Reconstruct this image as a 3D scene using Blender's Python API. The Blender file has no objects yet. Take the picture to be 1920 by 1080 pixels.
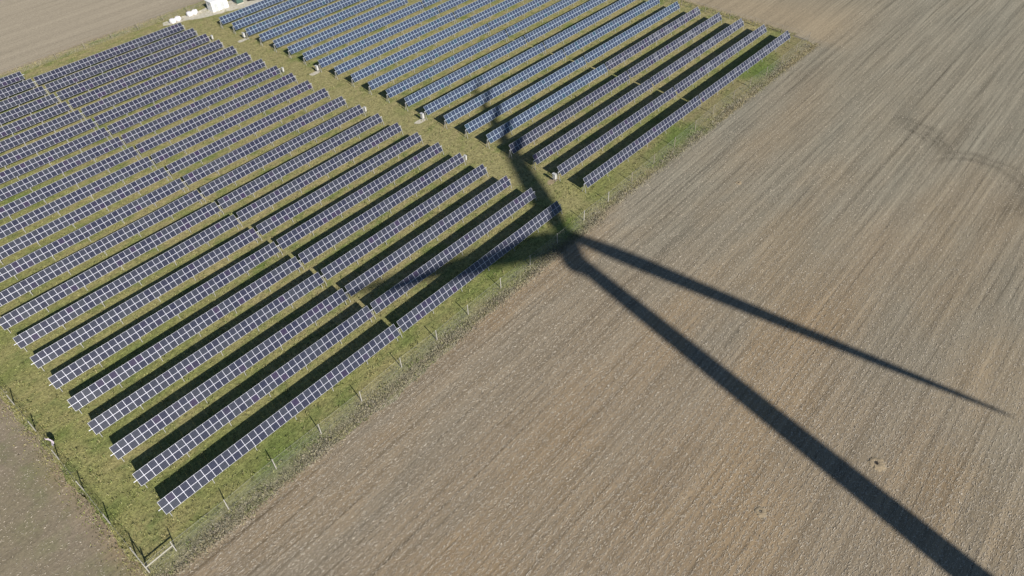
import bpy, bmesh, math, random
import numpy as np
from mathutils import Matrix, Vector

random.seed(7)
rng = np.random.default_rng(11)
SC = bpy.context.scene
COL = SC.collection
R = math.radians

# ------------------------------------------------------------------ site constants (metres, x along the rows, y north)
HB = 1.158                      # height of the lower panel edge
PITCH = 6.194                   # row spacing
DY, DZ = 1.1739, 1.5824         # run and rise of a table
SLOPE = math.hypot(DY, DZ)
TILT = math.atan2(DZ, DY)
NCOL = 39
SUN = Vector((-0.3768, -1.6834, 1.0)).normalized()
AX, AY = 0.3768, 1.6834         # shadow shift per metre of height

# ------------------------------------------------------------------ object helpers
def tag(o, label=None, cat=None, group=None, kind=None):
    if label: o['label'] = label
    if cat: o['category'] = cat
    if group: o['group'] = group
    if kind: o['kind'] = kind
    return o

def empty(name, loc=(0, 0, 0), rz=0.0):
    o = bpy.data.objects.new(name, None)
    o.empty_display_size = 0.3
    COL.objects.link(o)
    o.location = loc
    o.rotation_euler = (0, 0, rz)
    return o

def link(name, me, parent=None):
    o = bpy.data.objects.new(name, me)
    COL.objects.link(o)
    if parent is not None:
        o.parent = parent
    return o

class MB:
    """collects simple solids and links them as one mesh object"""
    def __init__(s):
        s.v, s.f, s.m = [], [], []
    def add(s, vs, fs, mi=0):
        b = len(s.v)
        s.v += [tuple(p) for p in vs]
        s.f += [tuple(i + b for i in f) for f in fs]
        s.m += [mi] * len(fs)
    def box(s, c, d, mi=0, M=None):
        x, y, z = d[0] / 2, d[1] / 2, d[2] / 2
        vs = [Vector((sx * x, sy * y, sz * z)) for sz in (-1, 1) for sy in (-1, 1) for sx in (-1, 1)]
        if M is not None: vs = [M @ v for v in vs]
        vs = [v + Vector(c) for v in vs]
        s.add(vs, [(0, 2, 3, 1), (4, 5, 7, 6), (0, 1, 5, 4), (2, 6, 7, 3), (0, 4, 6, 2), (1, 3, 7, 5)], mi)
    def bar(s, a, b, w, h=None, mi=0, up=(0, 0, 1)):
        a, b = Vector(a), Vector(b); h = h or w
        d = b - a; L = d.length; d.normalize()
        u = Vector(up)
        if abs(d.dot(u)) > 0.98: u = Vector((0, 1, 0))
        r = d.cross(u).normalized(); u = r.cross(d)
        M = Matrix((r, d, u)).transposed()
        s.box((a + b) / 2, (w, L, h), mi, M)
    def tube(s, a, b, r0, r1=None, n=8, mi=0):
        a, b = Vector(a), Vector(b); r1 = r0 if r1 is None else r1
        d = (b - a).normalized()
        u = Vector((1, 0, 0)) if abs(d.x) < 0.9 else Vector((0, 1, 0))
        p = d.cross(u).normalized(); q = d.cross(p)
        vs = []
        for c, rr in ((a, r0), (b, r1)):
            for i in range(n):
                t = 2 * math.pi * i / n
                vs.append(c + rr * (math.cos(t) * p + math.sin(t) * q))
        fs = [(i, (i + 1) % n, n + (i + 1) % n, n + i) for i in range(n)]
        fs += [tuple(range(n - 1, -1, -1)), tuple(range(n, 2 * n))]
        s.add(vs, fs, mi)
    def mesh(s, name, mats):
        me = bpy.data.meshes.new(name)
        me.from_pydata(s.v, [], s.f)
        for m in (mats if isinstance(mats, (list, tuple)) else [mats]): me.materials.append(m)
        me.polygons.foreach_set('material_index', s.m)
        me.update()
        bm = bmesh.new(); bm.from_mesh(me)
        bmesh.ops.recalc_face_normals(bm, faces=bm.faces[:]); bm.to_mesh(me); bm.free()
        return me
    def build(s, name, mats, parent=None):
        return link(name, s.mesh(name, mats), parent)

def np_mesh(name, V, F, mats):
    """V (n,3), F (m,k) arrays -> mesh"""
    me = bpy.data.meshes.new(name)
    m, k = F.shape
    me.vertices.add(len(V)); me.vertices.foreach_set('co', V.astype(np.float32).ravel())
    me.loops.add(m * k); me.loops.foreach_set('vertex_index', F.astype(np.int32).ravel())
    me.polygons.add(m)
    me.polygons.foreach_set('loop_start', np.arange(0, m * k, k, dtype=np.int32))
    me.polygons.foreach_set('loop_total', np.full(m, k, dtype=np.int32))
    me.update(calc_edges=True)
    me.materials.append(mats)
    return me

# ------------------------------------------------------------------ material helpers
class NT:
    def __init__(s, name):
        s.mat = bpy.data.materials.new(name); s.mat.use_nodes = True
        s.t = s.mat.node_tree; s.t.nodes.clear()
        s.out = s.t.nodes.new('ShaderNodeOutputMaterial')
        s.b = s.t.nodes.new('ShaderNodeBsdfPrincipled')
        s.t.links.new(s.b.outputs[0], s.out.inputs[0])
    def n(s, typ, **kw):
        nd = s.t.nodes.new('ShaderNode' + typ)
        for k, v in kw.items():
            if k.startswith('i_'):
                key = k[2:]
                key = int(key) if key.isdigit() else key.replace('_', ' ')
                s.put(nd.inputs[key], v)
            else: setattr(nd, k, v)
        return nd
    def put(s, sock, v):
        if isinstance(v, bpy.types.NodeSocket): s.t.links.new(v, sock)
        elif isinstance(v, bpy.types.Node): s.t.links.new(v.outputs[0], sock)
        else: sock.default_value = v
    def coord(s, kind='Object'):
        return s.n('TexCoord').outputs[kind]
    def map(s, vec, scale=(1, 1, 1), loc=(0, 0, 0), rot=(0, 0, 0)):
        m = s.n('Mapping'); s.put(m.inputs[0], vec)
        m.inputs['Scale'].default_value = scale; m.inputs['Location'].default_value = loc
        m.inputs['Rotation'].default_value = rot
        return m.outputs[0]
    def noise(s, vec, scale=1, detail=3, rough=.5, dist=0):
        nd = s.n('TexNoise'); s.put(nd.inputs['Vector'], vec)
        nd.inputs['Scale'].default_value = scale; nd.inputs['Detail'].default_value = detail
        nd.inputs['Roughness'].default_value = rough; nd.inputs['Distortion'].default_value = dist
        return nd.outputs['Fac']
    def math(s, op, a, b=0.0, clamp=False):
        nd = s.n('Math', operation=op, use_clamp=clamp); s.put(nd.inputs[0], a); s.put(nd.inputs[1], b)
        return nd.outputs[0]
    def rng(s, v, a, b, c=0.0, d=1.0, smooth=False):
        nd = s.n('MapRange'); s.put(nd.inputs[0], v)
        if smooth: nd.interpolation_type = 'SMOOTHSTEP'
        for i, q in enumerate((a, b, c, d)): nd.inputs[i + 1].default_value = q
        return nd.outputs[0]
    def mix(s, f, a, b, mode='MIX'):
        nd = s.n('Mix', data_type='RGBA', blend_type=mode)
        s.put(nd.inputs[0], f)
        for sock, v in ((nd.inputs[6], a), (nd.inputs[7], b)):
            s.put(sock, (*v, 1) if isinstance(v, tuple) and len(v) == 3 else v)
        return nd.outputs[2]
    def mul(s, col, f):
        """colour times scalar"""
        nd = s.n('VectorMath', operation='SCALE'); s.put(nd.inputs[0], col); s.put(nd.inputs['Scale'], f)
        return nd.outputs[0]
    def bump(s, h, strength=.5, dist=.05):
        nd = s.n('Bump'); nd.inputs['Strength'].default_value = strength; nd.inputs['Distance'].default_value = dist
        s.put(nd.inputs['Height'], h); s.t.links.new(nd.outputs[0], s.b.inputs['Normal'])
    def base(s, c): s.put(s.b.inputs['Base Color'], (*c, 1) if isinstance(c, tuple) and len(c) == 3 else c)
    def set(s, **kw):
        for k, v in kw.items(): s.put(s.b.inputs[k.replace('_', ' ')], v)

def plain(name, col, rough=.6, metal=0.0, var=.15, scale=3.0):
    m = NT(name); c = m.coord()
    f = m.rng(m.noise(c, scale, 4), .3, .7, 1 - var, 1 + var)
    m.base(m.mul((*col,), f) if False else m.mix(1.0, m.mix(0.0, col, col), m.mix(0.0, col, col)))
    cc = m.n('RGB'); cc.outputs[0].default_value = (*col, 1)
    m.base(m.mul(cc.outputs[0], f))
    m.set(Roughness=rough, Metallic=metal)
    return m.mat

# ---- field soil with maize stubble
def mat_field():
    m = NT('stubble_soil'); p = m.coord()
    sep = m.n('SeparateXYZ'); m.put(sep.inputs[0], p); X, Y = sep.outputs[0], sep.outputs[1]
    big = m.noise(m.map(p, (.010, .034, 1)), 1, 3, .55)
    mid = m.noise(m.map(p, (.028, .075, 1), (9, 4, 0)), 1, 4, .6)
    streak = m.noise(m.map(p, (.045, 1.1, 1), (3, 0, 0)), 1, 4, .6)
    streak2 = m.noise(m.map(p, (.012, .33, 1), (13, 5, 0)), 1, 3, .6)
    fine = m.noise(m.map(p, (.7, 5.0, 1)), 1, 4, .72)
    spk = m.noise(m.map(p, (4.0, 14.0, 1), (2, 7, 1)), 1, 3, .8)
    # region mask: the drilled field in front and to the right keeps its rows, the worked fields left and behind do not
    rows_in = m.math('MULTIPLY', m.rng(X, 27, 31), m.rng(Y, 150, 144))
    c = m.mix(m.rng(big, .38, .62), (.268, .206, .134), (.236, .203, .150))
    c = m.mix(m.math('MULTIPLY', m.rng(mid, .47, .66), .75), c, (.278, .203, .120))
    east = m.rng(m.math('ADD', X, m.math('MULTIPLY', m.math('SUBTRACT', big, .5), 160.0)), 105, 190)
    c = m.mix(m.math('MULTIPLY', east, .72), c, (.228, .217, .170))
    c_w = m.mix(m.rng(mid, .4, .62), (.232, .192, .140), (.205, .175, .118))
    c_w = m.mix(m.math('MULTIPLY', m.rng(X, 18, 30), m.rng(m.noise(m.map(p, (.16, .16, 1), (7, 7, 0)), 1, 4, .65), .48, .62, 0, .75)), c_w, (.165, .172, .085))
    back = m.rng(Y, 120, 150)
    c_w = m.mix(back, c_w, (.322, .278, .208))
    c = m.mix(rows_in, c_w, c)
    head = m.math('MULTIPLY', m.math('MULTIPLY', m.rng(X, 206, 211), m.rng(X, 240, 220)), m.rng(Y, -16, -6))
    c = m.mix(m.math('MULTIPLY', head, .9), c, (.300, .245, .165))
    rows_in = m.math('MULTIPLY', rows_in, m.math('SUBTRACT', 1.0, m.math('MULTIPLY', head, .75)))
    # rows 0.76 m apart, wandering a little
    wob = m.math('MULTIPLY', m.math('SUBTRACT', m.noise(m.map(p, (.05, .05, 1)), 1, 2), .5), 9.0)
    ph = m.math('ADD', m.math('MULTIPLY', Y, 2 * math.pi / .76), wob)
    row = m.math('SINE', ph)
    rowamt = m.math('MULTIPLY', m.rng(streak2, .35, .62, .2, 1.0), rows_in)
    f = m.math('ADD', 1.0, m.math('MULTIPLY', m.math('MULTIPLY', row, .085), rowamt))
    st = m.math('MULTIPLY', m.rng(streak, .34, .66, -.22, .18), m.rng(rows_in, 0, 1, .3, 1))
    f = m.math('ADD', f, st)
    f = m.math('ADD', f, m.rng(streak2, .3, .7, -.10, .10))
    f = m.math('ADD', f, m.rng(fine, .3, .7, -.18, .18))
    f = m.math('ADD', f, m.rng(spk, .3, .7, -.22, .30))
    dl = m.noise(m.map(p, (.02, .02, 1), (4, 8, 0)), 1, 2)
    q = m.math('FRACT', m.math('ADD', m.math('DIVIDE', Y, 1.52), m.math('MULTIPLY', dl, 2.0)))
    thin = m.rng(m.math('ABSOLUTE', m.math('SUBTRACT', q, .5)), .11, .03)
    thin = m.math('MULTIPLY', m.math('MULTIPLY', thin, rows_in), m.rng(m.noise(m.map(p, (.03, .5, 1), (1, 2, 0)), 1, 3, .6), .46, .60))
    f = m.math('MULTIPLY', f, m.math('SUBTRACT', 1.0, m.math('MULTIPLY', thin, .30)))
    # worked turning tracks of the tractor: arcs of pressed darker soil
    trk = None
    for (cx, cy, r, w, a0, x0, x1, y0, y1) in ((175.0, -36.6, 10.2, .8, 0, 174, 189, -49, -33), (175.0, -36.6, 8.6, .6, 0, 175, 189, -48, -34), (175.0, -36.6, 7.0, .5, 0, 176, 189, -47, -35),
                                               (169.5, -53.5, 10.6, .6, 0, 163, 185, -66, -44), (169.5, -53.5, 8.6, .6, 0, 163, 185, -66, -44)):
        dx = m.math('SUBTRACT', X, cx); dy = m.math('SUBTRACT', Y, cy)
        d = m.math('SQRT', m.math('ADD', m.math('MULTIPLY', dx, dx), m.math('MULTIPLY', dy, dy)))
        g = m.rng(m.math('ABSOLUTE', m.math('SUBTRACT', m.math('ADD', d, m.math('MULTIPLY', m.math('SUBTRACT', m.noise(m.map(p, (.25, .25, 1)), 1, 2), .5), 2.2)), r)), 0.0, w * 2.3, 1, 0)
        for (v, lo, hi) in ((X, x0, x1), (Y, y0, y1)):
            g = m.math('MULTIPLY', g, m.math('MULTIPLY', m.rng(v, lo, lo + 3), m.rng(v, hi, hi - 3)))
        trk = g if trk is None else m.math('MAXIMUM', trk, g)
    clod = m.noise(p, 2.2, 5, .75)
    f = m.math('ADD', f, m.math('MULTIPLY', m.rng(clod, .3, .7, -.22, .22), m.rng(rows_in, 1, 0, 0, 1)))
    trk = m.math('MULTIPLY', trk, m.math('MULTIPLY', m.rng(fine, .3, .6, .4, 1.0), m.rng(m.noise(m.map(p, (.22, .22, 1), (3, 3, 0)), 1, 3, .6),   .34, .55, .45, 1.0)))
    f = m.math('MULTIPLY', f, m.math('SUBTRACT', 1.0, m.math('MULTIPLY', trk, .40)))
    # darker wheel lanes running with the rows
    lane = m.math('MAXIMUM', m.rng(m.noise(m.map(p, (.004, .55, 1), (31, 2, 0)), 1, 1, .5), .60, .70), m.math('MULTIPLY', m.rng(m.noise(m.map(p, (.008, 1.5, 1), (3, 12, 0)), 1, 1, .5), .62, .70), m.rng(streak2, .42, .55)))
    f = m.math('MULTIPLY', f, m.math('SUBTRACT', 1.0, m.math('MULTIPLY', m.math('MULTIPLY', lane, rows_in), .20)))
    m.base(m.mul(c, f))
    m.set(Roughness=.95)
    m.b.inputs['Specular IOR Level'].default_value = .1
    h = m.math('ADD', m.math('MULTIPLY', row, m.math('MULTIPLY', rowamt, .15)), m.math('ADD', m.math('MULTIPLY', fine, 1.2), m.math('MULTIPLY', spk, .7)))
    m.bump(h, .07, .03)
    return m.mat

def grass_cols(m, p):
    a = m.noise(m.map(p, (.05, .12, 1)), 1, 4, .6)
    b = m.noise(m.map(p, (.22, .32, 1), (5, 1, 0)), 1, 4, .65)
    g = m.noise(m.map(p, (.035, .05, 1), (17, 3, 0)), 1, 3, .6)
    c = m.mix(m.rng(a, .38, .62), (.190, .207, .070), (.268, .243, .108))
    c = m.mix(m.rng(b, .50, .68, 0, .8), c, (.138, .168, .058))
    sep = m.n('SeparateXYZ'); m.put(sep.inputs[0], p); X, Y = sep.outputs[0], sep.outputs[1]
    edge = m.rng(Y, 2, -1)                    # fresher growth on the sunny strip in front of the first row
    c = m.mix(m.math('MULTIPLY', m.rng(m.math('ADD', g, m.math('MULTIPLY', edge, .10)), .56, .66), .8), c, (.105, .160, .036))
    strip = m.math('MULTIPLY', m.rng(Y, 4, 9), m.math('MULTIPLY', m.rng(X, 45, 70), m.rng(b, .62, .40)))
    c = m.mix(m.math('MULTIPLY', strip, .85), c, (.290, .250, .128))
    # tan trodden lane between the two blocks and dry strip under the fence
    lane = m.math('MULTIPLY', m.rng(m.math('ABSOLUTE', m.math('SUBTRACT', X, 119.2)), 4.2, 1.5), m.rng(a, .32, .52))
    c = m.mix(m.math('MULTIPLY', lane, .9), c, (.262, .240, .112))
    dry = m.math('MULTIPLY', m.rng(Y, -3.2, -5.8), m.rng(b, .35, .55, .45, 1))
    c = m.mix(m.math('MULTIPLY', dry, .85), c, (.245, .220, .160))
    east = m.math('MULTIPLY', m.rng(X, 125, 150), m.rng(Y, 4, 0))
    c = m.mix(m.math('MULTIPLY', east, m.rng(g, .60, .48, 0, .7)), c, (.235, .200, .110))
    return c, a, b

def mat_grass():
    m = NT('meadow_grass'); p = m.coord()
    c, a, b = grass_cols(m, p)
    fine = m.noise(p, 2.4, 4, .7); spk = m.noise(p, 7.0, 2, .7)
    f = m.math('ADD', m.rng(fine, .3, .7, .55, 1.40), m.math('ADD', m.rng(spk, .3, .7, -.25, .25), m.rng(m.noise(p, .95, 3, .65), .3, .7, -.22, .26)))
    m.base(m.mul(c, f)); m.set(Roughness=.95); m.b.inputs['Specular IOR Level'].default_value = .1
    m.bump(m.math('ADD', fine, m.math('MULTIPLY', spk, .5)), .7, .12)
    return m.mat

def mat_blades():
    m = NT('grass_blades'); p = m.coord()
    c, a, b = grass_cols(m, p)
    rnd = m.noise(p, 1.7, 3, .8)
    m.base(m.mul(c, m.rng(rnd, .3, .7, .8, 1.8))); m.set(Roughness=.8)
    m.b.inputs['Specular IOR Level'].default_value = .15
    return m.mat

def mat_two(name, c1, c2, scale=1.2, rough=.9):
    m = NT(name); p = m.coord()
    m.base(m.mix(m.rng(m.noise(p, scale, 3, .7), .35, .65), c1, c2)); m.set(Roughness=rough)
    m.b.inputs['Specular IOR Level'].default_value = .15
    return m.mat

# ---- photovoltaic glass over cells
def mat_cells(name, ca, cb, cc):
    m = NT(name); p = m.coord()
    info = m.n('ObjectInfo').outputs['Random']
    sep = m.n('SeparateXYZ'); m.put(sep.inputs[0], p); X, Y = sep.outputs[0], sep.outputs[1]
    # 6 x 6 cells with pale bus lines
    gx = m.math('ABSOLUTE', m.math('SUBTRACT', m.math('FRACT', m.math('MULTIPLY', X, 6.45)), .5))
    gy = m.math('ABSOLUTE', m.math('SUBTRACT', m.math('FRACT', m.math('MULTIPLY', Y, 6.45)), .5))
    ln = m.math('MAXIMUM', m.rng(gx, .455, .49), m.math('MULTIPLY', m.rng(gy, .46, .49), .5))
    wn = m.n('TexWhiteNoise', noise_dimensions='1D'); m.put(wn.inputs['W'], info)
    c = m.mix(m.rng(wn.outputs['Value'], 0, 1), ca, cb)
    wn2 = m.n('TexWhiteNoise', noise_dimensions='1D'); m.put(wn2.inputs['W'], m.math('ADD', info, 3.7))
    c = m.mix(m.rng(wn2.outputs['Value'], .88, 1.0, 0, .75), c, cc)
    cellnoise = m.noise(m.map(p, (1, 1, 1)), 3.0, 3, .6)
    c = m.mul(c, m.rng(cellnoise, .3, .7, .8, 1.25))
    c = m.mix(m.math('MULTIPLY', ln, .55), c, (.16, .165, .20))
    m.base(c)
    m.set(Roughness=.16, IOR=1.5)
    m.b.inputs['Specular IOR Level'].default_value = .5
    return m.mat

M = {}
M['field'] = mat_field(); M['grass'] = mat_grass(); M['blades'] = mat_blades(); M['cells'] = mat_cells('photovoltaic_glass', (.019, .021, .040), (.035, .039, .052), (.036, .022, .056))
M['palecells'] = mat_cells('pale_photovoltaic_glass', (.040, .043, .060), (.080, .084, .100), (.05, .045, .07))  # paler cell colours for some modules of the front right rows
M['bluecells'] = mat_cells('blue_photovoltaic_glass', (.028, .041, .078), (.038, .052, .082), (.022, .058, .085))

M['tufts'] = mat_two('grass_tufts', (.36, .32, .17), (.18, .23, .075), .9)
M['residue'] = mat_two('dry_residue', (.62, .56, .46), (.29, .24, .175), 3.0)
M['weeds'] = mat_two('dead_weeds', (.38, .35, .28), (.27, .27, .20), .8)
M['weedbrown'] = mat_two('dead_stalks', (.38, .32, .24), (.44, .38, .28), .8)
M['frame'] = plain('anodised_frame', (.49, .50, .57), .42, .1, .06)
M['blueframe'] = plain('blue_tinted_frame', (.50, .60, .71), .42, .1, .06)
M['steel'] = plain('galvanised_steel', (.36, .37, .38), .5, .3, .12)
M['leg'] = plain('table_leg_steel', (.38, .38, .37), .5, .2, .1)
M['back'] = plain('module_backsheet', (.66, .66, .65), .6)
M['post'] = plain('fence_post_grey', (.37, .355, .32), .75, 0, .2, 6)
M['oldpost'] = plain('fence_post_old', (.25, .22, .17), .8, 0, .2, 6)
M['brace'] = plain('brace_rail_pale', (.47, .45, .38), .65, 0, .12, 5)
M['wire'] = plain('fence_wire', (.30, .30, .29), .6, .2, .1)
M['white'] = plain('white_enamel', (.47, .47, .46), .45, 0, .05)
M['hut'] = plain('white_render', (.74, .74, .72), .7, 0, .05)
M['roof'] = plain('white_roof', (.78, .78, .77), .6, 0, .06)
M['door'] = plain('grey_door', (.45, .47, .48), .5)
M['green'] = plain('green_enamel', (.055, .11, .085), .5)
M['dark'] = plain('dark_vent', (.03, .03, .03), .6)
M['concrete'] = plain('concrete_pad', (.42, .39, .33), .9, 0, .15, 2)
M['gravel'] = mat_two('pale_gravel', (.56, .53, .45), (.40, .37, .29), 1.5)
M['bag'] = plain('white_woven_bag', (.72, .70, .72), .8, 0, .12, 4)
M['cloth'] = plain('faded_pink_sheet', (.60, .52, .60), .8, 0, .15, 3)
M['turbine'] = plain('turbine_white', (.75, .76, .76), .4)
M['mound'] = mat_two('dug_earth', (.34, .27, .175), (.25, .205, .14), 4)
M['pit'] = plain('burrow_dark', (.03, .025, .02), .95)

# ------------------------------------------------------------------ ground sheets
def sheet(name, pts, z, mat):
    me = bpy.data.meshes.new(name)
    bm = bmesh.new(); bm.faces.new([bm.verts.new((x, y, z)) for x, y in pts])
    bmesh.ops.triangulate(bm, faces=bm.faces[:])
    bm.normal_update()
    for f in bm.faces:
        if f.normal.z < 0: f.normal_flip()
    bm.to_mesh(me); bm.free(); me.materials.append(mat)
    return tag(link(name, me), kind='structure')

sheet('field', [(-2500, -2500), (2500, -2500), (2500, 2500), (-2500, 2500)], 0, M['field'])

def ragged(pts, step=.9, amp=.32, close=True):
    out = []
    n = len(pts)
    for i in range(n):
        a, b = np.array(pts[i], float), np.array(pts[(i + 1) % n], float)
        L = np.linalg.norm(b - a); k = max(1, int(L / step)); nrm = np.array([-(b - a)[1], (b - a)[0]]) / L
        ph = rng.uniform(0, 6, 3)
        for j in range(k):
            t = j / k; s = t * L
            w = amp * (.6 * math.sin(s * .35 + ph[0]) + .5 * math.sin(s * .9 + ph[1]) + rng.normal(0, .35))
            out.append(tuple(a + (b - a) * t + nrm * w))
    return out

lawn_pts = [(30.2, -6.9), (52, -7.0), (68, -7.9), (80, -7.0), (95, -5.9), (108, -5.6), (121, -5.2), (134, -5.4), (156, -6.0), (184, -6.3),
            (205, -6.8), (207.8, -4), (209.3, 10), (211, 30), (213, 146), (126, 146.0), (115, 145.2), (72, 145.6), (30.0, 146), (29.8, 60), (30.1, 20)]
sheet('grass', ragged(lawn_pts), .004, M['grass'])
LAWN = np.array(lawn_pts)

def inside(px, py, poly):
    r = np.zeros(px.shape, bool); n = len(poly); j = n - 1
    for i in range(n):
        xi, yi = poly[i]; xj, yj = poly[j]
        c = ((yi > py) != (yj > py)) & (px < (xj - xi) * (py - yi) / (yj - yi + 1e-12) + xi)
        r ^= c; j = i
    return r

sheet('gravel_pad', ragged([(113.2, 139.0), (118.5, 137.3), (124.6, 134.4), (131.5, 132.6), (137.5, 130.2), (141.5, 132.0), (137.6, 134.6), (138.6, 138.4),
                            (130.5, 140.8), (121, 140.6), (114, 141.2)], .7, .25), .008, M['gravel'])
for i, (cx, cy) in enumerate(((122.3, 45.0), (122.0, 82.1), (121.8, 112.9), (122.6, 8.2))):
    ring = [(cx - .4 + (1.5 + .25 * math.sin(3 * t + i)) * math.cos(t), cy + (.85 + .15 * math.cos(2 * t)) * math.sin(t)) for t in np.linspace(0, 2 * math.pi, 26)[:-1]]
    if i < 3: sheet('bare_earth', ring, .009, M['gravel'])
    else: sheet('bare_earth', ring, .009, M['mound'])

# ------------------------------------------------------------------ solar tables
def module_mesh(name, fr, ce):
    mb = MB()
    w, h, t, b = .987, SLOPE / 2 - .012, .040, .025
    x, y = w / 2, h / 2
    o = [(-x, -y), (x, -y), (x, y), (-x, y)]; q = [(-x + b, -y + b), (x - b, -y + b), (x - b, y - b), (-x + b, y - b)]
    vs = [(*p, 0) for p in o] + [(*p, t) for p in o] + [(*p, t) for p in q] + [(*p, t - .006) for p in q]
    side = [(i, (i + 1) % 4, 4 + (i + 1) % 4, 4 + i) for i in range(4)]
    rim = [(4 + i, 4 + (i + 1) % 4, 8 + (i + 1) % 4, 8 + i) for i in range(4)]
    lip = [(8 + i, 8 + (i + 1) % 4, 12 + (i + 1) % 4, 12 + i) for i in range(4)]
    mb.add(vs, side + rim + lip, 0); n0 = len(mb.f)
    mb.f.append((12, 13, 14, 15)); mb.m.append(1)
    mb.f.append((3, 2, 1, 0)); mb.m.append(2)
    return mb.mesh(name, [M[fr], M[ce], M['back']])

MOD = module_mesh('solar_module', 'frame', 'cells'); PALEMOD = module_mesh('solar_module', 'frame', 'palecells'); BLUEMOD = module_mesh('solar_module', 'blueframe', 'bluecells')

ORD = ['first', 'second', 'third', 'fourth', 'fifth', 'sixth', 'seventh', 'eighth', 'ninth', 'tenth', 'eleventh', 'twelfth', 'thirteenth', 'fourteenth',
       'fifteenth', 'sixteenth', 'seventeenth', 'eighteenth', 'nineteenth', 'twentieth', 'twenty-first', 'twenty-second', 'twenty-third']

def ep(key, r):
    """surveyed end of a table: x and y of its lower edge"""
    x0, y0, a, b, c, d, e, f = ENDS[key]; q = r / 10
    return Vector((x0 + a + b * q + e * q * q, y0 + PITCH * r + c + d * q + f * q * q, 0))
ENDS = {'L0': (35.760, 0, .014, .017, -.08, -.025, -.194, -.04), 'L1': (75.035, 0, -.036, .295, .028, .382, -.22, -.267),
        'R0': (75.551, 0, .042, .295, -.015, .382, -.22, -.267), 'R1': (115.058, 0, -.269, 1.436, .076, .804, -.751, -.525),
        'A0': (123.059, .27, .085, .489, .299, .345, -.362, -.383), 'A1': (163.493, .27, -.094, -.25, -.283, .578, .067, -.78),
        'B0': (163.95, .27, -.094, -.25, -.283, .578, .067, -.78), 'B1': (205.197, .27, -.621, -1.363, -.922, .35, .673, .047)}
for k in ('L0', 'A1', 'B0', 'B1'):      # few far readings there: keep the far rows straight
    e = list(ENDS[k]); e[6] = e[7] = 0; e[5] = 0 if k != 'B1' else .2; e[4 + 0] = e[4]; ENDS[k] = tuple(e)
ENDS['A1'] = (163.493, .27, -.094, -.25, -.283, 0.1, 0, 0); ENDS['B0'] = (163.95, .27, -.094, -.25, -.283, 0.1, 0, 0)
ENDS['B1'] = (205.197, .27, -.621, -1.1, -.922, .3, .2, 0)

def table_parts(L, s0, s1):
    """meshes of the carrying frame of a table of length L, origin at the lower left corner over the ground"""
    parts = []
    up = Vector((0, DY, DZ)) / SLOPE; nrm = Vector((0, -DZ, DY)) / SLOPE
    def on(x, s, d): return Vector((x, 0, HB)) + up * s + nrm * d
    for s in (.45, SLOPE - .45):
        mb = MB(); mb.bar(on(-.02, s, -.034), on(L + .02, s, -.034), .05, .06, 0, nrm); parts.append(('rail', mb.mesh('rail', M['steel']), None))
    mb = MB(); mb.bar(on(-.42, SLOPE / 2, -.02), on(L + .42, SLOPE / 2, -.02), .075, .075, 0, nrm)
    parts.append(('centre_beam', mb.mesh('centre_beam', M['frame']), None))
    xs = [s0] + [L * k / 6 for k in range(1, 6)] + [L + s1]
    raf = MB(); raf.bar(on(0, -.10, -.10), on(0, SLOPE - .02, -.10), .06, .08, 0, nrm); raf = raf.mesh('rafter', M['steel'])
    yc, zc = DY / 2 + .03, HB + DZ / 2 - .05
    fr = MB(); fr.bar((0, .16, 0), (0, yc - .03, zc), .075, .075); fr = fr.mesh('front_leg', M['leg'])
    rr = MB(); rr.bar((0, 1.02, 0), (0, yc + .05, zc), .075, .075); rr = rr.mesh('rear_leg', M['leg'])
    for x in xs:
        if .6 < x < L - .6: parts.append(('rafter', raf, x))
        parts += [('leg', fr, x), ('leg', rr, x)]
    return parts
_pc = {}
def make_table(r, k0, k1, label, group, mod=None):
    a, b = ep(k0, r), ep(k1, r)
    d = b - a; L = d.length
    key = (round(L, 1), .45 if k0 == 'L0' else -.26, .28 if k1 in ('R1', 'B1') else -.5)
    if key not in _pc: _pc[key] = table_parts(*key)
    t = empty('solar_table', (a.x, a.y, 0), math.atan2(d.y, d.x))
    tag(t, label, 'solar table', group)
    for nm, me, x in _pc[key]:
        o = link(nm, me, t)
        if x is not None: o.location.x = x
    st = L / NCOL; dt = random.uniform(-.5, .5)
    for j in range(2):
        s = SLOPE * (.25 + .5 * j)
        for i in range(NCOL):
            o = link('solar_module', PALEMOD if (k0 == 'B0' and r < 5 and random.random() < .55 * (i / NCOL) ** .8) else (mod or MOD), t)  # paler modules become likelier towards the far end of these rows
            o.location = ((i + .5) * st, s * math.cos(TILT), HB + s * math.sin(TILT))
            o.rotation_euler = (TILT + R(dt + random.uniform(-.3, .3)), R(random.uniform(-.3, .3)), 0)
            o.scale = (st / 1.0, 1, 1)
    return t
for r in range(23):
    make_table(r, 'L0', 'L1', f'long tilted solar table, {ORD[r]} row from the front fence, left half of left block', 'solar tables of the left block')
    if r < 22:
        make_table(r, 'R0', 'R1', f'long tilted solar table, {ORD[r]} row from the front fence, lane half of left block', 'solar tables of the left block')
for r in range(21):
    make_table(r, 'A0', 'A1', f'long {"bluish" if r >= 4 else "grey"} solar table, {ORD[r]} row from the front fence, lane half of right block', 'solar tables of the right block', BLUEMOD if r >= 4 else MOD)
    if r < 15:
        make_table(r, 'B0', 'B1', f'long {"bluish" if r >= 5 else "grey"} solar table, {ORD[r]} row from the front fence, far half of right block', 'solar tables of the right block', BLUEMOD if r >= 5 else MOD)

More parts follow.
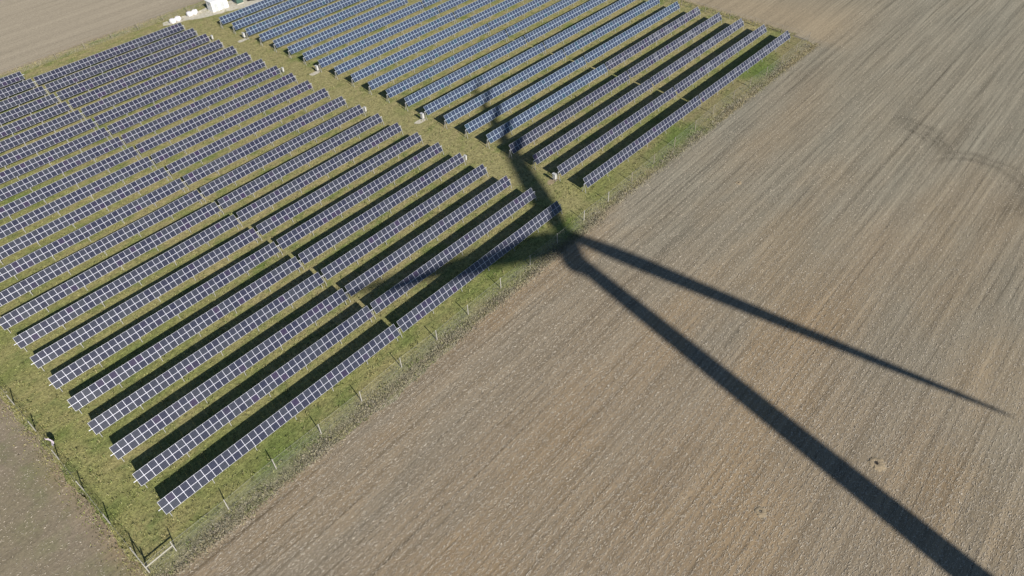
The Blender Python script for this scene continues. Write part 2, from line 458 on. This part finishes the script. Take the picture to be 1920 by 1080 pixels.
# ------------------------------------------------------------------ inverter cabinets at row ends
def cabinet():
    t = empty('inverter_cabinet')
    b = MB(); b.box((0, 0, 1.12), (.42, .74, 1.06)); bo = b.build('cabinet_body', M['white'], t)
    b = MB(); b.box((-.03, 0, 1.675), (.56, .84, .05)); b.build('rain_cover', M['white'], t)
    d = MB(); d.box((-.223, 0, 1.12), (.026, .64, .94)); do = d.build('door', M['white'], t)
    h = MB(); h.box((-.25, .24, 1.1), (.03, .03, .16)); h.build('handle', M['dark'], do)
    for y in (-.27, .27):
        l = MB(); l.box((.02, y, .295), (.07, .07, .59)); l.build('leg', M['steel'], t)
    return t
def copy_tree(o, parent=None):
    c = o.copy(); COL.objects.link(c); c.parent = parent
    for ch in o.children: copy_tree(ch, c)
    return c
c0 = cabinet(); first = True
CABS = [(122.35, 7.9, 0, 'white inverter cabinet by the lane, second row of right block, nearest the front fence'),
        (122.45, 44.9, 0, 'white inverter cabinet on pale earth by the lane, eighth row of right block'),
        (122.4, 82.0, 0, 'white inverter cabinet on pale earth by the lane, fourteenth row of right block'),
        (122.3, 113.2, 0, 'white inverter cabinet on pale earth by the lane, nineteenth row of right block'),
        (116.55, 26.2, math.pi, 'white inverter cabinet at lane end of the fifth row of left block'),
        (116.75, 57.4, math.pi, 'white inverter cabinet at lane end of the tenth row of left block'),
        (116.9, 88.4, math.pi, 'white inverter cabinet at lane end of the fifteenth row of left block'),
        (116.5, 119.3, math.pi, 'white inverter cabinet at lane end of the twentieth row of left block')]
for x, y, rz, lb in CABS:
    o = c0 if first else copy_tree(c0); first = False
    o.location = (x, y, 0); o.rotation_euler.z = rz
    if rz: o.scale = (.8, .8, .85)
    tag(o, lb, 'cabinet', 'inverter cabinets along the grass lane')

# ------------------------------------------------------------------ perimeter fence
FH = 2.1
def post_mesh(mat):
    mb = MB(); mb.tube((0, 0, 0), (0, 0, FH + .1), .075, .066, 8); mb.tube((0, 0, FH + .1), (0, 0, FH + .14), .066, .03, 8)
    return mb.mesh('fence_post', mat)
POST = post_mesh(M['post']); OLDPOST = post_mesh(M['oldpost'])
def fence(label, pts, extra=(), post=None):
    t = empty('wire_fence', (pts[0][0], pts[0][1], 0)); tag(t, label, 'fence', 'wire fences round the solar park')
    o0 = Vector((pts[0][0], pts[0][1], 0))
    for p in pts[:-1] if len(pts) > 2 else pts:
        o = link('fence_post', post or (OLDPOST if p[0] > 127 else POST), t); o.location = Vector((p[0], p[1], 0)) - o0
        o.rotation_euler = (R(random.uniform(-1.2, 1.2)), R(random.uniform(-1.2, 1.2)), random.uniform(0, 3))
    mb = MB(); wires = MB()
    for a, b in zip(pts[:-1], pts[1:]):
        a3, b3 = Vector((a[0], a[1], 0)) - o0, Vector((b[0], b[1], 0)) - o0
        d = b3 - a3; L = d.length; d.normalize()
        for z, rr in ((.08, .006), (1.05, .006), (FH - .02, .011)):
            mb.tube(a3 + Vector((0, 0, z)), b3 + Vector((0, 0, z)), rr, rr, 4)
        H = FH - .1; sp = .21
        k = int((L + H) / sp)
        for i in range(k):
            for sgn in (1, -1):
                s0 = i * sp - H if sgn > 0 else i * sp
                s1 = s0 + H if sgn > 0 else s0 - H
                z0, z1 = .06, .06 + H
                # clip to the bay
                def cl(s0, z0, s1, z1):
                    pts_ = []
                    for lo in (0, L):
                        pass
                    lo, hi = 0.0, 1.0
                    ds = s1 - s0
                    for bound, s_ in ((0, 1), (L, -1)):
                        q = s_ * ds; e = s_ * (bound - s0)
                        if q > 0: lo = max(lo, e / q)
                        else: hi = min(hi, e / q)
                    if lo >= hi: return None
                    return (s0 + ds * lo, z0 + (z1 - z0) * lo, s0 + ds * hi, z0 + (z1 - z0) * hi)
                c = cl(s0, z0, s1, z1)
                if c: wires.tube(a3 + d * c[0] + Vector((0, 0, c[1])), a3 + d * c[2] + Vector((0, 0, c[3])), .0028, .0028, 3)
    mb.build('strain_wire', M['wire'], t); wires.build('wire_mesh', M['wire'], t)
    for nm, a, b, w in extra:
        e = MB(); e.bar(Vector(a) - o0, Vector(b) - o0, w, w); e.build(nm, M['brace'], t)
    return t
CX, CY = 30.6, -4.6
front = [(CX, CY), (34.12, -4.56), (41.39, -4.62), (48.81, -4.35), (56.13, -4.45), (63.33, -4.5), (71.24, -4.2), (78.45, -4.36), (85.44, -4.27), (93.28, -4.2),
         (100.63, -4.27), (107.96, -4.3), (116.02, -4.0), (123.34, -4.1), (131.25, -3.95), (138.98, -3.85), (146.78, -3.7), (155.02, -3.6), (162.78, -3.35),
         (171.15, -3.6), (178.35, -3.75), (185.39, -4.2), (193.0, -4.3), (200.6, -4.2), (208.0, -4.0)]
fence('pale post and wire fence between the front solar row and the stubble field', front,
      [('brace_rail', (CX + .06, CY, 1.32), (34.12 - .06, -4.56, 1.36), .11)])
left = [(CX, CY), (30.6, -1.5)] + [(30.6 + .04 * math.sin(i), 5.2 + 7.25 * i) for i in range(19)] + [(30.6, 143.4)]
fence('pale post and wire fence along the left end of the left block', [(CX, CY + .3)] + left[1:], [('brace_rail', (CX, CY + .1, 1.30), (30.6, -1.56, 1.85), .09)])
back = [(30.6, 143.4)] + [(30.6 + 7.5 * i + (2 if i > 6 else 0), 143.3 - .008 * i * i) for i in range(1, 24)] + [(211.5, 142.6)]
fence('post and wire fence behind the last solar row, beside the brown worked field', back, (), OLDPOST)
right = [(208.0, -4.0)] + [(208.1 + .03 * i * i * .3, 3.3 + 7.3 * i) for i in range(19)] + [(211.5, 142.6)]
fence('post and wire fence closing the far right end of the right block', right, (), OLDPOST)

# faded sheet caught on the left fence
def cloth():
    n = 9; vs = []; top = []; th = .015
    for s in (0, 1):
        for j in range(n):
            for i in range(n):
                u, v = i / (n - 1), j / (n - 1)
                x = .30 * math.sin(2.6 * v + u * 2) + .10 * math.sin(9 * u + 4 * v) + .35 * v
                vs.append((x + s * th, (u - .5) * (1.5 - .6 * v) + .1 * math.sin(6 * v), .25 + 1.45 * v + .05 * math.sin(8 * u)))
    N = n * n; fs = []
    for j in range(n - 1):
        for i in range(n - 1):
            a = j * n + i; fs.append((a, a + 1, a + n + 1, a + n)); fs.append((N + a, N + a + n, N + a + n + 1, N + a + 1))
    rim = [i for i in range(n)] + [j * n + n - 1 for j in range(1, n)] + [(n - 1) * n + i for i in range(n - 2, -1, -1)] + [j * n for j in range(n - 2, 0, -1)]
    for a, b in zip(rim, rim[1:] + rim[:1]): fs.append((a, N + a, N + b, b))
    mb = MB(); mb.add(vs, fs); o = mb.build('plastic_sheet', M['cloth'])
    o.location = (30.85, 22.6, 0)
    tag(o, 'faded pinkish plastic sheet caught on the left wire fence', 'plastic sheet')
cloth()

# ------------------------------------------------------------------ yard at the back of the lane
def hut():
    t = empty('transformer_hut', (126.9, 135.7, 0), R(-2)); tag(t, 'small white flat-roofed transformer hut on the gravel pad behind the lane', 'hut')
    W, D, H = 5.0, 3.0, 2.7
    mb = MB(); mb.box((W / 2, D / 2, H / 2), (W, D, H)); mb.build('wall', M['hut'], t)
    mb = MB(); mb.box((W / 2, D / 2, H + .09), (W + .3, D + .3, .18)); mb.build('roof', M['roof'], t)
    for x in (1.2, 3.2):
        mb = MB(); mb.box((x, -.02, 1.08), (1.1, .05, 2.1)); d = mb.build('door', M['door'], t)
        mb = MB(); mb.box((x + .42, -.06, 1.05), (.04, .04, .2)); mb.build('handle', M['dark'], d)
    mb = MB()
    for k in range(6): mb.box((-.02, 1.5, 1.7 + k * .09), (.05, 1.0, .05))
    mb.build('vent', M['door'], t)
hut()
def transformer():
    t = empty('transformer_cabinet', (134.3, 134.9, 0), R(-4)); tag(t, 'dark green metal transformer cabinet on gravel right of the white hut', 'cabinet')
    mb = MB(); mb.box((1.0, .75, .1), (2.3, 1.8, .2)); mb.build('plinth', M['concrete'], t)
    mb = MB(); mb.box((1.0, .75, .95), (2.0, 1.5, 1.5)); mb.build('cabinet_body', M['green'], t)
    mb = MB(); mb.box((1.0, .75, 1.74), (2.15, 1.65, .08)); mb.build('lid', M['green'], t)
    for x in (.52, 1.48):
        mb = MB(); mb.box((x, -.015, .95), (.9, .03, 1.3)); d = mb.build('door', M['green'], t)
        mb = MB(); mb.box((x + (.32 if x < 1 else -.32), -.045, .95), (.04, .03, .18)); mb.build('handle', M['dark'], d)
transformer()
def bag_mesh():
    bm = bmesh.new(); bmesh.ops.create_cube(bm, size=1)
    bmesh.ops.subdivide_edges(bm, edges=bm.edges[:], cuts=5, use_grid_fill=True)
    for v in bm.verts:
        x, y, z = v.co; r = math.hypot(x, y); bul = 1 + .22 * math.cos(z * math.pi)
        if r > 0:
            k = (max(abs(x), abs(y)) / r); sq = .55 + .45 * k
            v.co.x = x * bul * sq; v.co.y = y * bul * sq
        v.co.z = z + .5 + .05 * math.sin(7 * x + 3 * y) * (z > .3)
        v.co += Vector((random.gauss(0, .012), random.gauss(0, .012), 0))
    me = bpy.data.meshes.new('bag_body'); bm.to_mesh(me); bm.free(); me.materials.append(M['bag']); me.shade_smooth(); return me
BAG = bag_mesh()
LOOP = MB()
for sx in (-1, 1):
    for sy in (-1, 1):
        LOOP.bar((.3 * sx, .3 * sy, .93), (.42 * sx, .3 * sy, 1.12), .06, .02); LOOP.bar((.42 * sx, .3 * sy, 1.12), (.42 * sx, .16 * sy, 1.05), .06, .02)
LOOP = LOOP.mesh('lifting_loop', M['bag'])
for x, y, rz, s, lb in ((115.9, 138.6, .2, 1.25, 'white bulk bag at the left end of the gravel, behind the last row'),
                        (117.7, 138.9, .5, 1.2, 'white bulk bag second from left on the gravel, touching no fence'),
                        (121.5, 139.2, .1, 1.2, 'white bulk bag third from left on the gravel, left of the hut'),
                        (123.1, 139.1, .7, 1.25, 'white bulk bag on the gravel nearest to the white hut')):
    t = empty('bulk_bag', (x, y, 0), rz); tag(t, lb, 'bulk bag', 'white bulk bags on the gravel pad')
    o = link('bag_body', BAG, t); o.scale = (s, s, s * .92); l = link('lifting_loop', LOOP, t); l.scale = (s, s, s * .92)
for i, (x, y, s, lb) in enumerate(((119.3, 139.4, .5, 'small pale rubble heap between the two pairs of bulk bags'), (124.7, 138.9, .55, 'small pale rubble heap between the bulk bags and the hut'))):
    bm = bmesh.new()
    for k in range(26):
        r_ = abs(random.gauss(0, .55)); a_ = random.uniform(0, 6.28); sz = random.uniform(.12, .3)
        mt = Matrix.Translation((r_ * math.cos(a_) * 1.3, r_ * math.sin(a_), max(0, .35 - r_ * .4) + sz * .2)) @ Matrix.Rotation(random.uniform(0, 3), 4, (random.random(), random.random(), 1)) @ Matrix.Diagonal((sz, sz * .8, sz * .6, 1))
        bmesh.ops.create_icosphere(bm, subdivisions=1, radius=1, matrix=mt)
    me = bpy.data.meshes.new('rubble_heap'); bm.to_mesh(me); bm.free(); me.materials.append(M['gravel'])
    o = link('rubble_heap', me); o.location = (x, y, 0); tag(o, lb, 'rubble heap')

# ------------------------------------------------------------------ burrows in the stubble
def burrow(x, y, s, lb):
    t = empty('animal_burrow', (x, y, 0)); tag(t, lb, 'burrow', 'animal burrows in the stubble')
    n, m_ = 28, 6; vs = []; fs = []
    for j in range(m_):
        q = j / (m_ - 1)
        for i in range(n):
            a = 2 * math.pi * i / n; rr = s * (.28 + .9 * q) * (1 + .10 * math.sin(3 * a + 1) + random.uniform(-.12, .12)) * (1.25 if math.sin(a) < 0 else .9)
            vs.append((rr * math.cos(a), rr * math.sin(a), s * (.16 * math.sin(math.pi * min(1, .25 + .75 * q)) + random.uniform(-.02, .02)) if j < m_ - 1 else -.02))
    for j in range(m_ - 1):
        for i in range(n): fs.append((j * n + i, j * n + (i + 1) % n, (j + 1) * n + (i + 1) % n, (j + 1) * n + i))
    mb = MB(); mb.add(vs, fs); mb.build('earth_rim', M['mound'], t)
    mb = MB(); mb.add([(s * .42 * math.cos(2 * math.pi * i / 12), s * .42 * math.sin(2 * math.pi * i / 12), s * .13) for i in range(12)] + [(0, 0, .012)], [(i, (i + 1) % 12, 12) for i in range(12)])
    mb.build('hole', M['pit'], t)
burrow(99.2, -63.3, .9, 'animal burrow with pale tan earth round its dark hole, beside the tower shadow')
burrow(83.6, -55.3, .62, 'small dark animal burrow near the lower edge of the stubble, left of the tower shadow')
burrow(143.5, -19.8, .5, 'small tan animal burrow in stubble far from the shadow, toward the right block')

# ------------------------------------------------------------------ wind turbine behind the camera (its shadow lies across the picture)
def turbine():
    HZ = 85.0; psi = R(-31.0)
    e1 = Vector((math.cos(psi), math.sin(psi), 0)); nv = Vector((-math.sin(psi), math.cos(psi), 0)); ez = Vector((0, 0, 1))
    hub = Vector((110.9 - AX * HZ, -3.8 - AY * HZ, HZ))
    base = Vector((106.9 - AX * HZ, -8.2 - AY * HZ, 0))
    t = empty('wind_turbine', base); tag(t, 'tall white three-bladed wind turbine whose shadow crosses the stubble field', 'wind turbine')
    def rel(v): return v - base
    mb = MB()
    prof = [(0, 2.35), (20, 2.1), (45, 1.95), (65, 1.7), (HZ - 1.6, 1.45)]
    for (z0, r0), (z1, r1) in zip(prof[:-1], prof[1:]): mb.tube((0, 0, z0), (0, 0, z1), r0, r1, 32)
    mb.build('tower', M['turbine'], t)
    ax = (Vector((hub.x, hub.y, 0)) - Vector((base.x, base.y, 0))).normalized()
    mb = MB(); c = rel(hub)
    st = [(-1.2, 1.5), (-3.2, 1.7), (-5.4, 1.75), (-8.0, 1.6), (-9.4, 1.1), (-10.0, .4)]
    for (s0, r0), (s1, r1) in zip(st[:-1], st[1:]): mb.tube(c + ax * s0, c + ax * s1, r0, r1, 20)
    mb.build('nacelle', M['turbine'], t)
    mb = MB(); mb.tube(c - nv * 1.3, c + nv * .6, 1.5, 1.35, 20); mb.tube(c + nv * .6, c + nv * 1.7, 1.35, .4, 20); mb.build('hub', M['turbine'], t)
    L = 42.5
    for th in (-57.5, 62.5, 182.5):
        d = e1 * math.cos(R(th)) + ez * math.sin(R(th)); w = nv.cross(d).normalized()
        secs = [(1.0, 2.4, 1.1), (3.0, 3.2, .95), (6.0, 4.1, .7), (9.0, 4.2, .55), (15, 3.5, .42), (24, 2.5, .3), (33, 1.6, .18), (39, 1.0, .1), (41.7, .5, .04), (L, .12, .02)]
        vs, fs = [], []; n = 12
        for s, ch, tk in secs:
            tw = R(max(0, 16 - s * .5)); cw = w * math.cos(tw) + nv * math.sin(tw); cn = nv * math.cos(tw) - w * math.sin(tw)
            bend = nv * (.0009 * s * s)
            for i in range(n):
                a = 2 * math.pi * i / n
                vs.append(c + d * s + bend + cw * (ch * .5 * math.cos(a) - ch * .12) + cn * (tk * math.sin(a)))
        for j in range(len(secs) - 1):
            for i in range(n): fs.append((j * n + i, j * n + (i + 1) % n, (j + 1) * n + (i + 1) % n, (j + 1) * n + i))
        fs.append(tuple(range(n - 1, -1, -1))); fs.append(tuple(range((len(secs) - 1) * n, len(secs) * n)))
        mb = MB(); mb.add(vs, fs); o = mb.build('blade', M['turbine'], t)
    return t
turbine()

# ------------------------------------------------------------------ ground cover nobody could count
CAM = np.array([31.087, -65.018, 81.768])
def strands(name, x, y, h, w, lean, mat, z0=.002, kind='stuff', flat=False):
    """one thin folded blade (two triangles meeting at a ridge) per point"""
    n = len(x); a = rng.uniform(0, 2 * np.pi, n)
    la = rng.uniform(0, 2 * np.pi, n); ln = lean * h * rng.uniform(.3, 1.2, n)
    cx, sx = np.cos(a), np.sin(a)
    b0 = np.stack([x - cx * w / 2, y - sx * w / 2, np.full(n, z0)], 1)
    b1 = np.stack([x + cx * w / 2, y + sx * w / 2, np.full(n, z0)], 1)
    mi = np.stack([x - sx * w * .35 + np.cos(la) * ln * .3, y + cx * w * .35 + np.sin(la) * ln * .3, h * .55], 1)
    tp = np.stack([x + np.cos(la) * ln, y + np.sin(la) * ln, h], 1)
    V = np.stack([b0, b1, mi, tp], 1).reshape(-1, 3)
    k = np.arange(n)[:, None] * 4
    F = np.concatenate([k + np.array([[0, 1, 2]]), k + np.array([[0, 2, 3]]), k + np.array([[2, 1, 3]])], 0)
    o = link(name, np_mesh(name, V, F, mat)); return tag(o, kind=kind)

def scatter(n, box, poly=None, ground_dist=True):
    x = rng.uniform(box[0], box[1], n); y = rng.uniform(box[2], box[3], n)
    keep = np.ones(n, bool)
    if poly is not None: keep &= inside(x, y, poly)
    if ground_dist:   # thin out with distance from the air camera's foot
        d = np.hypot(x - CAM[0], y - CAM[1]); keep &= rng.uniform(0, 1, n) < np.clip((95 / np.maximum(d, 30)) ** 2, .12, 1)
    return x[keep], y[keep]

# meadow: clumps of blades
x, y = scatter(120000, (29, 212, -8, 146), LAWN)
cl = .5 + .5 * np.sin(x * .35 + 2 * np.sin(y * .23)) * np.sin(y * .5 + 1.5 * np.sin(x * .17))
k = rng.uniform(0, 1, len(x)) < .35 + .65 * cl
x, y = x[k], y[k]
x = np.repeat(x, 3) + rng.normal(0, .09, len(x) * 3); y = np.repeat(y, 3) + rng.normal(0, .09, len(y) * 3)
tag(strands('meadow_grass', x, y, rng.uniform(.07, .24, len(x)), rng.uniform(.05, .12, len(x)), .7, M['blades']),
    'short olive and straw coloured grass growing between the solar rows', 'grass')

x, y = scatter(16000, (29, 212, -8, 146), LAWN)
x = np.repeat(x, 7) + rng.normal(0, .16, len(x) * 7); y = np.repeat(y, 7) + rng.normal(0, .16, len(y) * 7)
tag(strands('grass_tufts', x, y, rng.uniform(.15, .38, len(x)), rng.uniform(.06, .13, len(x)), .9, M['tufts']), 'longer pale and green grass tufts scattered through the short grass', 'grass')
fx, fy = [], []
for (a, b, n_, w_) in (((30.2, -7.0), (120, -5.6), 9000, .5), ((120, -5.2), (208, -6.4), 5000, .5), ((30.0, -7), (30.0, 100), 4500, .9), ((209, 0), (212, 60), 5000, .6), ((30, 146), (126, 145.6), 3000, .5)):
    t_ = rng.uniform(0, 1, n_); o_ = rng.normal(0, w_, n_)
    dx_, dy_ = b[0] - a[0], b[1] - a[1]; l_ = math.hypot(dx_, dy_)
    fx.append(a[0] + dx_ * t_ - dy_ / l_ * o_); fy.append(a[1] + dy_ * t_ + dx_ / l_ * o_)
fx, fy = np.concatenate(fx), np.concatenate(fy)
tag(strands('edge_grass', fx, fy, rng.uniform(.08, .3, len(fx)), rng.uniform(.05, .14, len(fx)), .8, M['blades']), 'ragged fringe of grass creeping out over the field edge', 'grass')

# dead weeds along the front and left fence
def band(n, a, b, width, off):
    t = rng.uniform(0, 1, n); a, b = np.array(a), np.array(b); d = b - a; nr = np.array([-d[1], d[0]]) / np.hypot(*d)
    o = rng.normal(0, width, n) + off
    return a[0] + d[0] * t + nr[0] * o, a[1] + d[1] * t + nr[1] * o
xs_, ys_ = [], []
for (a, b, n, w, off) in (((30, -6.0), (118, -5.4), 22000, .85, 0), ((118, -4.7), (206, -5.0), 15000, .6, 0), ((30.2, -4), (30.2, 80), 2500, .5, 0), ((30, 144.2), (212, 144), 7000, .5, 0)):
    q = band(n, a, b, w, off); xs_.append(q[0]); ys_.append(q[1])
x = np.concatenate(xs_); y = np.concatenate(ys_)
cl = np.sin(x * .5 + 1.3 * np.sin(x * .21)) * .5 + .5
k = rng.uniform(0, 1, len(x)) < .5 + .5 * cl; x, y, cl = x[k], y[k], cl[k]
h = rng.uniform(.1, .42, len(x)) * (.6 + .4 * cl)
half = rng.uniform(0, 1, len(x)) < .55
tag(strands('dead_weeds', x[half], y[half], h[half], rng.uniform(.03, .09, half.sum()), .5, M['weeds']), 'greyish dead weeds standing along the wire fences', 'weeds')
tag(strands('dry_stalks', x[~half], y[~half] - .5, h[~half] * .7, rng.uniform(.03, .08, (~half).sum()), .8, M['weedbrown']), 'brown dry stalks lying between fence and stubble', 'weeds')

# stubble: pale straw pieces lying mostly along the drill rows
n = 640000
x = rng.uniform(30, 275, n); y = rng.uniform(-95, -6.4, n)
d = np.hypot(x - CAM[0], y - CAM[1]); k = rng.uniform(0, 1, n) < np.clip((75 / np.maximum(d, 30)) ** 1.8, .1, 1)
x, y = x[k], y[k]
yr = np.round(y / .76) * .76 + rng.normal(0, .13, len(y)) + .08 * np.sin(x * .2)
y = np.where(rng.uniform(0, 1, len(y)) < .55, yr, y)
n = len(x); a = rng.normal(0, .3, n); a = np.where(rng.uniform(0, 1, n) < .12, rng.uniform(0, 3.14, n), a)
L = rng.uniform(.1, .42, n) ; w = rng.uniform(.015, .034, n); lift = rng.uniform(.005, .04, n); tilt = rng.normal(0, .08, n)
ca, sa = np.cos(a), np.sin(a); roll = rng.normal(0, .5, n)
e = np.stack([ca * L / 2, sa * L / 2, np.sin(tilt) * L / 2], 1); q = np.stack([-sa * w / 2, ca * w / 2, np.sin(roll) * w / 2], 1); c = np.stack([x, y, lift + .02], 1)
ridge = np.array([[0, 0, 1.0]]) * (w * .35)[:, None]
V = np.stack([c - e - q, c + e - q, c + e + ridge * .3, c + e + q, c - e + q, c - e + ridge * .3], 1).reshape(-1, 3)
k4 = np.arange(n)[:, None] * 6
F = np.concatenate([k4 + np.array([[0, 1, 2, 5]]), k4 + np.array([[5, 2, 3, 4]])], 0)
xw = rng.uniform(-12, 29.5, 26000); yw = rng.uniform(-30, 75, 26000)
x = np.concatenate([x, xw]); y = np.concatenate([y, yw]); nw = len(xw); n = len(x)
a = np.concatenate([a, rng.uniform(0, 3.14, nw)]); L = np.concatenate([L, rng.uniform(.08, .3, nw)]); w = np.concatenate([w, rng.uniform(.02, .05, nw)])
lift = np.concatenate([lift, rng.uniform(.005, .05, nw)]); tilt = np.concatenate([tilt, rng.normal(0, .15, nw)]); ca, sa = np.cos(a), np.sin(a); roll = rng.normal(0, .5, n)
e = np.stack([ca * L / 2, sa * L / 2, np.sin(tilt) * L / 2], 1); q = np.stack([-sa * w / 2, ca * w / 2, np.sin(roll) * w / 2], 1); c = np.stack([x, y, lift + .02], 1)
ridge = np.array([[0, 0, 1.0]]) * (w * .35)[:, None]
V = np.stack([c - e - q, c + e - q, c + e + ridge * .3, c + e + q, c - e + q, c - e + ridge * .3], 1).reshape(-1, 3)
k4 = np.arange(n)[:, None] * 6
F = np.concatenate([k4 + np.array([[0, 1, 2, 5]]), k4 + np.array([[5, 2, 3, 4]])], 0)
o = link('crop_residue', np_mesh('crop_residue', V, F, M['residue']))
tag(o, 'pale dry crop residue strewn along the stubble rows', 'stubble', kind='stuff')
# short standing stubble stalks in rows
n = 60000
x = rng.uniform(30, 230, n); y = rng.uniform(-90, -7.5, n)
d = np.hypot(x - CAM[0], y - CAM[1]); k = rng.uniform(0, 1, n) < np.clip((70 / np.maximum(d, 30)) ** 2, .05, 1); x, y = x[k], y[k]
y = np.round(y / .76) * .76 + rng.normal(0, .07, len(y))
tag(strands('stubble_stalks', x, y, rng.uniform(.05, .13, len(x)), rng.uniform(.02, .05, len(x)), .5, M['residue']), 'short cut stalks standing in drill rows', 'stubble')

# ------------------------------------------------------------------ camera
cam = bpy.data.cameras.new('camera'); co = bpy.data.objects.new('camera', cam); COL.objects.link(co)
cam.sensor_width = 36; cam.lens = 1363.737 / 1920 * 36; cam.clip_end = 9000; cam.clip_start = .5
rgt = Vector((0.6582079851702509, -0.7519551846505205, -0.03640945667433926))
upv = Vector((0.5335997683526077, 0.4318662951877214, 0.7271607733471845))
fwd = Vector((0.5310682964291525, 0.4980511049669635, -0.6855009563595109))
mw = Matrix((rgt, upv, -fwd)).transposed().to_4x4(); mw.translation = Vector(CAM.tolist())
co.matrix_world = mw
SC.camera = co

# ------------------------------------------------------------------ light
EL = math.asin(SUN.z); AZ = math.atan2(SUN.x, SUN.y)
w = bpy.data.worlds.new('World'); SC.world = w; w.use_nodes = True
nt = w.node_tree; nt.nodes.clear()
sky = nt.nodes.new('ShaderNodeTexSky'); sky.sky_type = 'NISHITA'; sky.sun_disc = False
sky.sun_elevation = EL; sky.sun_rotation = AZ % (2 * math.pi); sky.air_density = 1.0; sky.dust_density = .1; sky.ozone_density = 2.5
bg = nt.nodes.new('ShaderNodeBackground'); bg.inputs[1].default_value = .052
ow = nt.nodes.new('ShaderNodeOutputWorld')
nt.links.new(sky.outputs[0], bg.inputs[0]); nt.links.new(bg.outputs[0], ow.inputs[0])
sl = bpy.data.lights.new('sun', 'SUN'); sl.energy = 5.0; sl.angle = R(.53); sl.color = (1.0, .94, .86)
so = bpy.data.objects.new('sun', sl); COL.objects.link(so); so.rotation_euler = SUN.to_track_quat('Z', 'Y').to_euler(); so.location = (0, -100, 200)
vs_ = SC.view_settings; vs_.view_transform = 'Standard'; vs_.look = 'None'; vs_.gamma = 1; vs_.use_curve_mapping = False
vs_.exposure = .45
SC.cycles.max_bounces = 4; SC.cycles.diffuse_bounces = 2; SC.cycles.glossy_bounces = 2; SC.cycles.transparent_max_bounces = 4
